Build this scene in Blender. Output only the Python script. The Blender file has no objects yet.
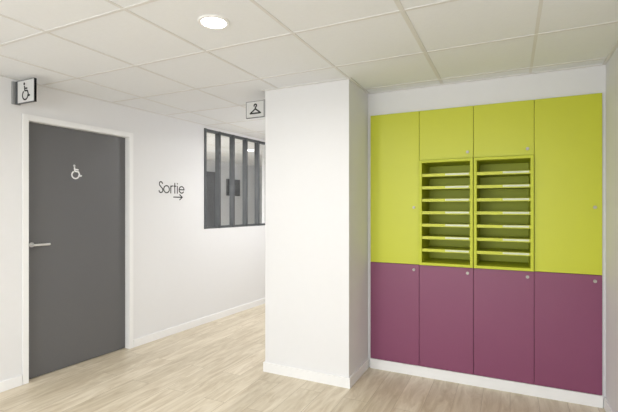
import bpy, bmesh, math
from mathutils import Matrix, Vector
scene=bpy.context.scene
scene.view_settings.view_transform='Standard'
scene.view_settings.look='None'
def lin(c):
    return tuple(((v/255)/12.92 if v/255<=0.04045 else ((v/255+0.055)/1.055)**2.4) for v in c)+(1,)
def mat(name,rgb,rough=0.6,metal=0,noise=0,nscale=20,bump=0,bscale=200,spec=0.5,emit=0):
    m=bpy.data.materials.new(name); m.use_nodes=True
    nt=m.node_tree; b=nt.nodes['Principled BSDF']; col=lin(rgb)
    b.inputs['Base Color'].default_value=col
    b.inputs['Roughness'].default_value=rough; b.inputs['Metallic'].default_value=metal
    b.inputs['Specular IOR Level'].default_value=spec
    if emit:
        b.inputs['Emission Color'].default_value=(1,.98,.94,1); b.inputs['Emission Strength'].default_value=emit
    tc=nt.nodes.new('ShaderNodeTexCoord')
    n=nt.nodes.new('ShaderNodeTexNoise'); n.inputs['Scale'].default_value=nscale; n.inputs['Detail'].default_value=4
    nt.links.new(tc.outputs['Object'],n.inputs['Vector'])
    mx=nt.nodes.new('ShaderNodeMix'); mx.data_type='RGBA'
    k=1-noise
    mx.inputs[6].default_value=tuple(c*k for c in col[:3])+(1,); mx.inputs[7].default_value=col
    nt.links.new(n.outputs['Fac'],mx.inputs[0]); nt.links.new(mx.outputs[2],b.inputs['Base Color'])
    if bump:
        n2=nt.nodes.new('ShaderNodeTexNoise'); n2.inputs['Scale'].default_value=bscale
        nt.links.new(tc.outputs['Object'],n2.inputs['Vector'])
        bp=nt.nodes.new('ShaderNodeBump'); bp.inputs['Strength'].default_value=bump; bp.inputs['Distance'].default_value=.002
        nt.links.new(n2.outputs['Fac'],bp.inputs['Height']); nt.links.new(bp.outputs['Normal'],b.inputs['Normal'])
    return m
WALL=mat('wall_paint',(228,228,229),.75,noise=.02,bump=.15,bscale=250,spec=.2)
CEIL=mat('ceiling_tile',(236,238,241),.9,noise=.05,nscale=60,bump=.2,bscale=300,spec=.1)
GRID=mat('grid_bar',(220,219,217),.6)
TRIM=mat('white_trim',(238,238,238),.45)
DOOR=mat('door_grey_laminate',(99,99,100),.42,noise=.04)
STEEL=mat('brushed_steel',(225,225,225),.35,metal=.9)
LOCK=mat('satin_lock',(175,172,165),.5,metal=.6)
FRAME=mat('anthracite_metal',(76,79,82),.45)
LIME=mat('lime_laminate',(197,202,48),.42,noise=.02,nscale=3)
LIMED=mat('lime_inner',(192,199,42),.5)
PLUM=mat('plum_laminate',(130,68,100),.42,noise=.02,nscale=3)
GAP=mat('carcass_shadow',(60,40,45),.8)
INK=mat('black_vinyl',(25,25,25),.6)
WHITEV=mat('white_vinyl',(245,245,245),.5)
SIGN=mat('sign_plate',(212,212,211),.4)
SIGNG=mat('sign_grey',(150,151,152),.4)
LABEL=mat('label_strip',(208,214,185),.35)
LAMP=mat('lamp_diffuser',(255,255,255),.5,emit=12)
GREYW=mat('grey_wall',(212,213,215),.8)
DARK=mat('dark_panel',(84,86,90),.5)
gl=bpy.data.materials.new('window_glass'); gl.use_nodes=True
nt=gl.node_tree; nt.nodes.clear()
o=nt.nodes.new('ShaderNodeOutputMaterial'); t=nt.nodes.new('ShaderNodeBsdfTransparent'); g=nt.nodes.new('ShaderNodeBsdfGlossy'); mx=nt.nodes.new('ShaderNodeMixShader')
t.inputs[0].default_value=(.96,.97,.97,1); g.inputs['Roughness'].default_value=.05; mx.inputs[0].default_value=.035
nt.links.new(t.outputs[0],mx.inputs[1]); nt.links.new(g.outputs[0],mx.inputs[2]); nt.links.new(mx.outputs[0],o.inputs[0])
# wood floor
W=bpy.data.materials.new('oak_laminate_floor'); W.use_nodes=True
nt=W.node_tree; b=nt.nodes['Principled BSDF']; L=nt.links
tc=nt.nodes.new('ShaderNodeTexCoord')
mp=nt.nodes.new('ShaderNodeMapping'); mp.inputs['Rotation'].default_value=(0,0,math.radians(90))
L.new(tc.outputs['Object'],mp.inputs['Vector'])
br=nt.nodes.new('ShaderNodeTexBrick'); br.offset=.37
br.inputs['Scale'].default_value=1; br.inputs['Brick Width'].default_value=1.25; br.inputs['Row Height'].default_value=.19
br.inputs['Mortar Size'].default_value=.0015; br.inputs['Mortar Smooth'].default_value=.2
br.inputs['Color1'].default_value=lin((225,215,196)); br.inputs['Color2'].default_value=lin((208,197,176)); br.inputs['Mortar'].default_value=lin((172,158,134))
L.new(mp.outputs[0],br.inputs['Vector'])
m2=nt.nodes.new('ShaderNodeMapping'); m2.inputs['Scale'].default_value=(8,1.2,1)
va=nt.nodes.new('ShaderNodeVectorMath'); va.operation='MULTIPLY_ADD'
L.new(br.outputs['Color'],va.inputs[0]); va.inputs[1].default_value=(3,40,7); L.new(tc.outputs['Object'],va.inputs[2])
L.new(va.outputs[0],m2.inputs['Vector'])
n1=nt.nodes.new('ShaderNodeTexNoise'); n1.inputs['Scale'].default_value=2.2; n1.inputs['Detail'].default_value=8; n1.inputs['Roughness'].default_value=.64; n1.inputs['Distortion'].default_value=.9
L.new(m2.outputs[0],n1.inputs['Vector'])
cr=nt.nodes.new('ShaderNodeValToRGB'); cr.color_ramp.elements[0].position=.32; cr.color_ramp.elements[1].position=.64
cr.color_ramp.elements[0].color=(.72,.665,.58,1); cr.color_ramp.elements[1].color=(1.02,1.02,1.01,1)
L.new(n1.outputs['Fac'],cr.inputs[0])
mm=nt.nodes.new('ShaderNodeMix'); mm.data_type='RGBA'; mm.blend_type='MULTIPLY'; mm.inputs[0].default_value=1
L.new(br.outputs['Color'],mm.inputs[6]); L.new(cr.outputs[0],mm.inputs[7]); L.new(mm.outputs[2],b.inputs['Base Color'])
b.inputs['Roughness'].default_value=.32; b.inputs['Specular IOR Level'].default_value=.45

I=Matrix.Identity(4)
def link(ob): scene.collection.objects.link(ob); return ob
def boxes(name,bl,material,M=I,parent=None,bevel=0):
    bm=bmesh.new()
    for (x0,x1,y0,y1,z0,z1) in bl:
        r=bmesh.ops.create_cube(bm,size=1)
        for v in r['verts']:
            v.co=Vector(((x0+x1)/2+v.co.x*(x1-x0),(y0+y1)/2+v.co.y*(y1-y0),(z0+z1)/2+v.co.z*(z1-z0)))
    me=bpy.data.meshes.new(name); bm.to_mesh(me); bm.free()
    ob=link(bpy.data.objects.new(name,me)); me.materials.append(material)
    if parent: ob.parent=parent
    else: ob.matrix_world=M
    if bevel:
        md=ob.modifiers.new('bevel','BEVEL'); md.width=bevel; md.segments=2; md.limit_method='ANGLE'
    return ob
def empty(name,M=I):
    e=link(bpy.data.objects.new(name,None)); e.empty_display_size=.1; e.matrix_world=M; return e
def cyl(name,p0,p1,r,material,parent=None,seg=24,bevel=0):
    p0=Vector(p0);p1=Vector(p1); d=p1-p0
    bm=bmesh.new(); bmesh.ops.create_cone(bm,cap_ends=True,segments=seg,radius1=r,radius2=r,depth=d.length)
    q=d.to_track_quat('Z','Y').to_matrix().to_4x4(); bmesh.ops.transform(bm,matrix=Matrix.Translation((p0+p1)/2)@q,verts=bm.verts)
    for f in bm.faces: f.smooth=len(f.verts)==4
    me=bpy.data.meshes.new(name); bm.to_mesh(me); bm.free(); me.materials.append(material)
    ob=link(bpy.data.objects.new(name,me)); ob.parent=parent
    if bevel:
        md=ob.modifiers.new('b','BEVEL'); md.width=bevel; md.segments=2; md.limit_method='ANGLE'
    return ob
def strokes(name,lines,r,material,parent=None,M=I,yoff=0):
    """flat vinyl line drawing in local XZ plane, lines=list of point lists (x,z)"""
    bm=bmesh.new()
    th=.0012
    def quad(a,b2):
        a=Vector(a);b2=Vector(b2); d=(b2-a)
        if d.length<1e-6:return
        d.normalize(); n=Vector((-d.y,d.x))*r
        pts=[a+n,a-n,b2-n,b2+n]
        lo=[bm.verts.new((p.x,yoff,p.y)) for p in pts]; hi=[bm.verts.new((p.x,yoff-th,p.y)) for p in pts]
        bm.faces.new(hi); bm.faces.new(lo[::-1])
        for i in range(4): bm.faces.new((lo[i],lo[(i+1)%4],hi[(i+1)%4],hi[i]))
    def disc(c):
        vs=[bm.verts.new((c[0]+r*math.cos(a*math.pi/6),yoff-th*1.02,c[1]+r*math.sin(a*math.pi/6))) for a in range(12)]
        bm.faces.new(vs)
    for ln in lines:
        for i in range(len(ln)-1): quad(ln[i],ln[i+1])
        for p in ln: disc(p)
    bmesh.ops.recalc_face_normals(bm,faces=bm.faces)
    me=bpy.data.meshes.new(name); bm.to_mesh(me); bm.free(); me.materials.append(material)
    ob=link(bpy.data.objects.new(name,me))
    if parent: ob.parent=parent
    else: ob.matrix_world=M
    return ob
def arc(cx,cz,r,a0,a1,n=20,rz=None):
    rz=rz or r
    return [(cx+r*math.cos(math.radians(a0+(a1-a0)*i/n)),cz+rz*math.sin(math.radians(a0+(a1-a0)*i/n))) for i in range(n+1)]
def xf(lines,s,ox,oz): return [[(ox+x*s,oz+z*s) for x,z in l] for l in lines]
def wheelchair():
    L=[arc(-.10,.42,.03,0,360,10)]
    L.append([(-.09,.30),(-.06,.08),(.16,.06),(.26,-.20),(.34,-.17)])
    L.append([(-.08,.20),(.13,.18)])
    L.append(arc(-.03,-.14,.22,125,360,24))
    return L

H=1.44; C=2.477; ang=4.1
ML=Matrix.Translation((-3.59,1.88,0))@Matrix.Rotation(math.radians(90-ang),4,'Z')
# ---------- room shell
boxes('floor',[(-6.6,3,-3.4,10.5,-.1,0)],W)
boxes('ceiling',[(-6.6,3,-3.4,10.5,C,C+.1)],CEIL)
WB,WT=1.178,2.436
boxes('wall_left',[(-5.2,.2,0,.14,0,C),(.2,1.15,0,.14,2.165,C),(1.15,2.22,0,.14,0,C),(2.22,3.62,0,.14,0,WB),(2.22,3.62,0,.14,WT,C),(3.62,5.6,0,.14,0,C)],WALL,ML)
boxes('wall_right',[(.62,.74,-3.4,3.63,0,C)],WALL)
boxes('wall_back',[(-1.16,-1.133,3.63,4.2,0,C),(-1.133,.60,3.63,4.2,2.272,C),(.60,.74,3.63,4.2,0,C),(-1.133,.60,4.08,4.2,0,2.272)],WALL)
boxes('pillar',[(-1.946,-1.16,3.135,4.2,0,C)],WALL,bevel=.004)
boxes('wall_corridor',[(-1.946,-1.83,4.2,7.4,0,C)],WALL)
boxes('wall_corridor_end',[(-3.18,-1.83,7.4,7.5,0,C)],WALL)
boxes('wall_rear',[(-3.9,-3.0,-3.4,-3.28,0,C),(-3.0,.2,-3.4,-3.28,0,.5),(-3.0,.2,-3.4,-3.28,2.3,C),(.2,.62,-3.4,-3.28,0,C)],WALL)
w=empty('added_rear_window')  # invented window behind the camera, an opening for the fill light
boxes('frame',[(-3.0,-2.94,-3.38,-3.32,.5,2.3),(.14,.2,-3.38,-3.32,.5,2.3),(-2.94,.14,-3.38,-3.32,.5,.56),(-2.94,.14,-3.38,-3.32,2.24,2.3),(-1.43,-1.37,-3.38,-3.32,.56,2.24)],TRIM,parent=w)
boxes('glass',[(-2.94,.14,-3.352,-3.348,.56,2.24)],gl,parent=w)
# neighbouring room seen through interior window
boxes('wall_office_far',[(.9,8,2.61,2.7,0,C)],GREYW,ML)
boxes('wall_office_side',[(8,8.1,.14,2.6,0,C)],WALL,ML)
boxes('wall_office_near',[(1.3,1.4,.14,2.6,0,C)],WALL,ML)
# baseboards
bh=.082
boxes('baseboard_left',[(-5.2,.152,-.012,0,0,bh),(1.198,5.6,-.012,0,0,bh)],TRIM,ML,bevel=.002)
boxes('baseboard_right',[(.608,.62,-3.2,3.615,0,bh)],TRIM,bevel=.002)
boxes('baseboard_pillar',[(-1.958,-1.148,3.123,3.135,0,bh),(-1.16,-1.148,3.135,3.618,0,bh),(-1.958,-1.946,3.135,7.4,0,bh)],TRIM)
# ceiling grid
gb=[]
xs=[.14-.65*i for i in range(0,9)]
ys=[1.53+.65*i for i in range(-7,10)]
for x in xs:
    hw=.013 if abs(x+.51)<.01 else .009
    gb.append((x-hw,x+hw,-3.28,3.63 if x>-1.9 else 7.4,C-.003,C))
for yy in ys:
    gb.append((-4.0,.62 if yy<3.6 else -1.95,yy-.009,yy+.009,C-.0035,C))
boxes('trim_ceiling_grid',gb,GRID)
boxes('trim_ceiling_left',[(-5,5.6,-.022,0,C-.006,C)],GRID,ML)
boxes('trim_ceiling_back',[(-1.16,.62,3.608,3.63,C-.006,C),(.598,.62,-3.28,3.61,C-.006,C),(-1.968,-1.138,3.113,3.135,C-.006,C),(-1.16,-1.138,3.135,3.61,C-.006,C)],GRID)
# ---------- door
d=empty('door_1',ML)
boxes('leaf',[(.204,1.146,.052,.092,.006,2.16)],DOOR,parent=d,bevel=.002)
boxes('casing',[(.155,.2,-.010,.0,0,2.21),(1.15,1.195,-.010,.0,0,2.21),(.2,1.15,-.010,.0,2.165,2.21)],TRIM,parent=d,bevel=.001)
boxes('lining',[(.198,.203,0,.12,0,2.165),(1.147,1.152,0,.12,0,2.165),(.203,1.147,0,.12,2.161,2.166)],TRIM,parent=d)
cyl('rose',(.25,.052,1.13),(.25,.044,1.13),.02,STEEL,d)
cyl('handle_neck',(.25,.046,1.13),(.25,.0,1.13),.009,STEEL,d)
cyl('handle_lever',(.243,.0,1.13),(.375,.0,1.13),.0105,STEEL,d,bevel=.003)
strokes('wheelchair_pictogram',xf(wheelchair(),.15,.63,1.765),.0065,WHITEV,parent=d,yoff=.0515)
# ---------- interior window
w=empty('window_1',ML)
bars=[2.22+.28*i for i in range(6)]
fr=[(2.222,3.618,.0,.06,WB,WB+.03),(2.222,3.618,.0,.06,WT-.03,WT)]
for i,s in enumerate(bars):
    a,b2=s-.016,s+.016
    if i==0:a,b2=2.222,2.255
    if i==5:a,b2=3.585,3.618
    fr.append((a,b2,-.012,.06,WB,WT))
boxes('frame',fr,FRAME,parent=w,bevel=.002)
boxes('glass',[(2.25,3.59,.028,.032,WB+.03,WT-.03)],gl,parent=w)
# office contents
nb=empty('notice_board',ML)
boxes('panel',[(4.85,5.25,2.575,2.6,1.0,2.2)],DARK,parent=nb)
boxes('rim',[(4.83,4.85,2.57,2.6,.98,2.22),(5.25,5.27,2.57,2.6,.98,2.22),(4.85,5.25,2.57,2.6,2.2,2.22),(4.85,5.25,2.57,2.6,.98,1.0)],FRAME,parent=nb)
tv=empty('wall_screen',ML)
boxes('panel',[(5.6,6.05,2.56,2.59,1.72,2.1)],INK,parent=tv,bevel=.004)
boxes('mount',[(5.75,5.9,2.585,2.6,1.85,2.0)],FRAME,parent=tv)
# ---------- Sortie lettering
L=[]
L+=[[(.30,.60),(.25,.68),(.17,.71),(.09,.68),(.05,.60),(.06,.50),(.13,.42),(.24,.33),(.31,.24),(.32,.13),(.27,.04),(.17,.0),(.07,.03),(.02,.13)]]
L+=[arc(.63,.24,.23,0,360,28)]
L+=[[(.98,.47),(.98,0)],arc(1.12,.33,.14,180,80,8)]
L+=[[(1.32,.66),(1.32,0)],[(1.24,.47),(1.42,.47)]]
L+=[[(1.54,.47),(1.54,0)],arc(1.54,.64,.012,0,360,6)]
L+=[[(1.70,.25),(2.13,.25)]+arc(1.915,.24,.22,3,322,26)]
sg=strokes('exit_lettering',xf(L,.172,1.525,1.61)+xf([[(0,0),(.13,0)],[(.09,.03),(.13,0),(.09,-.03)]],1,1.735,1.565),.0062,INK,M=ML)
# ---------- projecting signs
ps=empty('restroom_sign',Matrix.Translation((-3.583,1.985,2.36)))
boxes('wall_bracket',[(0,.018,-.03,.03,-.09,.09)],SIGNG,parent=ps)
boxes('plate',[(.018,.262,-.008,.008,-.088,.088)],SIGN,parent=ps,bevel=.001)
boxes('border',[(.018,.262,-.0095,.0095,.086,.09),(.018,.262,-.0095,.0095,-.09,-.086),(.258,.262,-.0095,.0095,-.086,.086),(.018,.045,-.0095,.0095,-.086,.086)],FRAME,parent=ps)
strokes('pictogram',xf(wheelchair(),.16,.15,-.008),.006,INK,parent=ps,yoff=-.0082)
hs=empty('cloakroom_sign',Matrix.Translation((-1.947,3.158,2.325)))
boxes('wall_bracket',[(-.016,0,-.022,.03,-.075,.075)],SIGNG,parent=hs)
boxes('plate',[(-.206,-.016,-.008,.008,-.072,.072)],SIGN,parent=hs,bevel=.001)
boxes('border',[(-.206,-.016,-.0095,.0095,.07,.074),(-.206,-.016,-.0095,.0095,-.074,-.07),(-.21,-.206,-.0095,.0095,-.074,.074)],FRAME,parent=hs)
strokes('pictogram',[[(-.165,-.035),(-.11,.005),(-.055,-.035),(-.165,-.035)],[(-.11,.005),(-.11,.02)]+arc(-.11,.033,.013,-60,190,8)],.0065,INK,parent=hs,yoff=-.0082)
# ---------- cabinet
X=[-1.132+.4325*i for i in range(5)]
Zb,Zm,Zu,Zt=.09,.955,1.846,2.27
Yf=3.61
cab=empty('storage_cabinet',Matrix.Translation((X[0],Yf,0)))
def lx(a): return a-X[0]
g=.0015
def dr(nm,a,b,z0,z1,m): return boxes(nm,[(lx(a)+g,lx(b)-g,0,.019,z0+g,z1-g)],m,parent=cab,bevel=.0015)
dr('door_tall_left',X[0],X[1],Zm,Zt,LIME); dr('door_tall_right',X[3],X[4],Zm,Zt,LIME)
dr('door_top_1',X[1],X[2],Zu,Zt,LIME); dr('door_top_2',X[2],X[3],Zu,Zt,LIME)
for i in range(4): dr('door_low_%d'%(i+1),X[i],X[i+1],Zb,Zm,PLUM)
boxes('carcass',[(0,.4325,.021,.45,Zm,Zt-.002),(3*.4325,4*.4325,.021,.45,Zm,Zt-.002),(.4325,3*.4325,.021,.45,Zu,Zt-.002),(0,4*.4325,.021,.45,.0,Zm)],GAP,parent=cab)
boxes('plinth',[(0,4*.4325+.003,.002,.02,0,Zb-.003)],TRIM,parent=cab)
def knob(nm,x,z):
    cyl(nm,(lx(x),0,z),(lx(x),-.004,z),.012,LOCK,cab); cyl(nm+'_cyl',(lx(x),-.004,z),(lx(x),-.014,z),.009,LOCK,cab)
knob('lock_1',X[1]-.045,1.445); knob('lock_2',X[4]-.045,1.445)
knob('lock_3',X[2]-.045,Zu+.05); knob('lock_4',X[3]-.045,Zu+.05)
for i in range(4): knob('lock_%d'%(5+i),X[i+1]-.045,Zm-.045)
# ---------- pigeonholes
ph=empty('pigeonhole_unit',Matrix.Translation((X[1],Yf-.022,Zm)))
hh=Zu-Zm
fb=[]; lab=[]; sh=[]
t=.022
for c in range(2):
    a=c*.4325+.003; b2=(c+1)*.4325-.003
    fb+=[(a,a+t,0,.38,.002,hh-.002),(b2-t,b2,0,.38,.002,hh-.002),(a+t,b2-t,0,.38,hh-.002-t,hh-.002),(a+t,b2-t,0,.38,.002,.002+t),(a+t,b2-t,.37,.38,.024,hh-.024)]
    n=8; ih=(hh-.004-2*t)
    for k in range(1,n):
        z=.002+t+ih*k/n
        sh.append((a+t,b2-t,.012,.37,z-.007,z+.007))
        sh.append((a+t,b2-t,.010,.016,z-.013,z+.012))
        lab.append((a+t+.19,b2-t-.01,.008,.0098,z-.005,z+.009))
boxes('frame',fb,LIMED,parent=ph,bevel=.001)
boxes('shelves',sh,LIME,parent=ph)
boxes('labels',lab,LABEL,parent=ph)
# ---------- downlights
def downlight(x,y,e,light=True):
    D=empty('ceiling_downlight',Matrix.Translation((x,y,C)))
    bm=bmesh.new(); prof=[(.068,-.004),(.070,-.008),(.084,-.008),(.088,-.003),(.088,0)]
    n=48; rings=[[bm.verts.new((r*math.cos(2*math.pi*i/n),r*math.sin(2*math.pi*i/n),z)) for i in range(n)] for r,z in prof]
    for a,b2 in zip(rings,rings[1:]):
        for i in range(n): bm.faces.new((a[i],a[(i+1)%n],b2[(i+1)%n],b2[i]))
    me=bpy.data.meshes.new('ring'); bm.to_mesh(me); bm.free(); me.materials.append(TRIM)
    ob=link(bpy.data.objects.new('trim_ring',me)); ob.parent=D
    cyl('diffuser',(0,0,-.001),(0,0,-.005),.07,LAMP,D,seg=48)
    l=bpy.data.lights.new('led','AREA'); l.shape='DISK'; l.size=.14; l.energy=e; l.color=(1,.985,.965); l.spread=math.radians(170)
    lo=link(bpy.data.objects.new('led',l)); lo.parent=D; lo.location=(0,0,-.012)
for (x,y,e) in [(-1.485,1.855,12),(-1.485,-.745,13),(-.185,-.745,13),(-2.785,-.745,15),(-.185,.555,15),(-2.135,4.455,20),(-2.46,6.1,14),(-1.485,-2.3,13)]:  # only the first is a known fixture; the rest are unseen added lamps
    downlight(x,y,e)
for (x,y) in [(-5,4.2),(-5.5,4.9)]:  # unseen lamps added to brighten the office
    downlight(x,y,52)
# added fill light outside the invented rear window
l=bpy.data.lights.new('rear_fill','AREA'); l.shape='RECTANGLE'; l.size=3.1; l.size_y=1.7; l.energy=125; l.color=(.95,.975,1)
lo=link(bpy.data.objects.new('rear_fill',l))
lo.matrix_world=Matrix.Translation((-1.4,-3.5,1.4))@Vector((0,1,0)).to_track_quat('-Z','Z').to_matrix().to_4x4()
wd=bpy.data.worlds.new('world'); scene.world=wd; wd.use_nodes=True
wd.node_tree.nodes['Background'].inputs[0].default_value=(.9,.95,1,1); wd.node_tree.nodes['Background'].inputs[1].default_value=1.0
# ---------- camera
cam=bpy.data.cameras.new('camera'); cam.sensor_width=36; cam.lens=36*416/618; cam.clip_start=.05
cam.shift_y=(208-206)/618
co=link(bpy.data.objects.new('camera',cam)); co.location=(0,0,H); co.rotation_euler=(math.radians(90),0,math.radians(25.8))
scene.camera=co
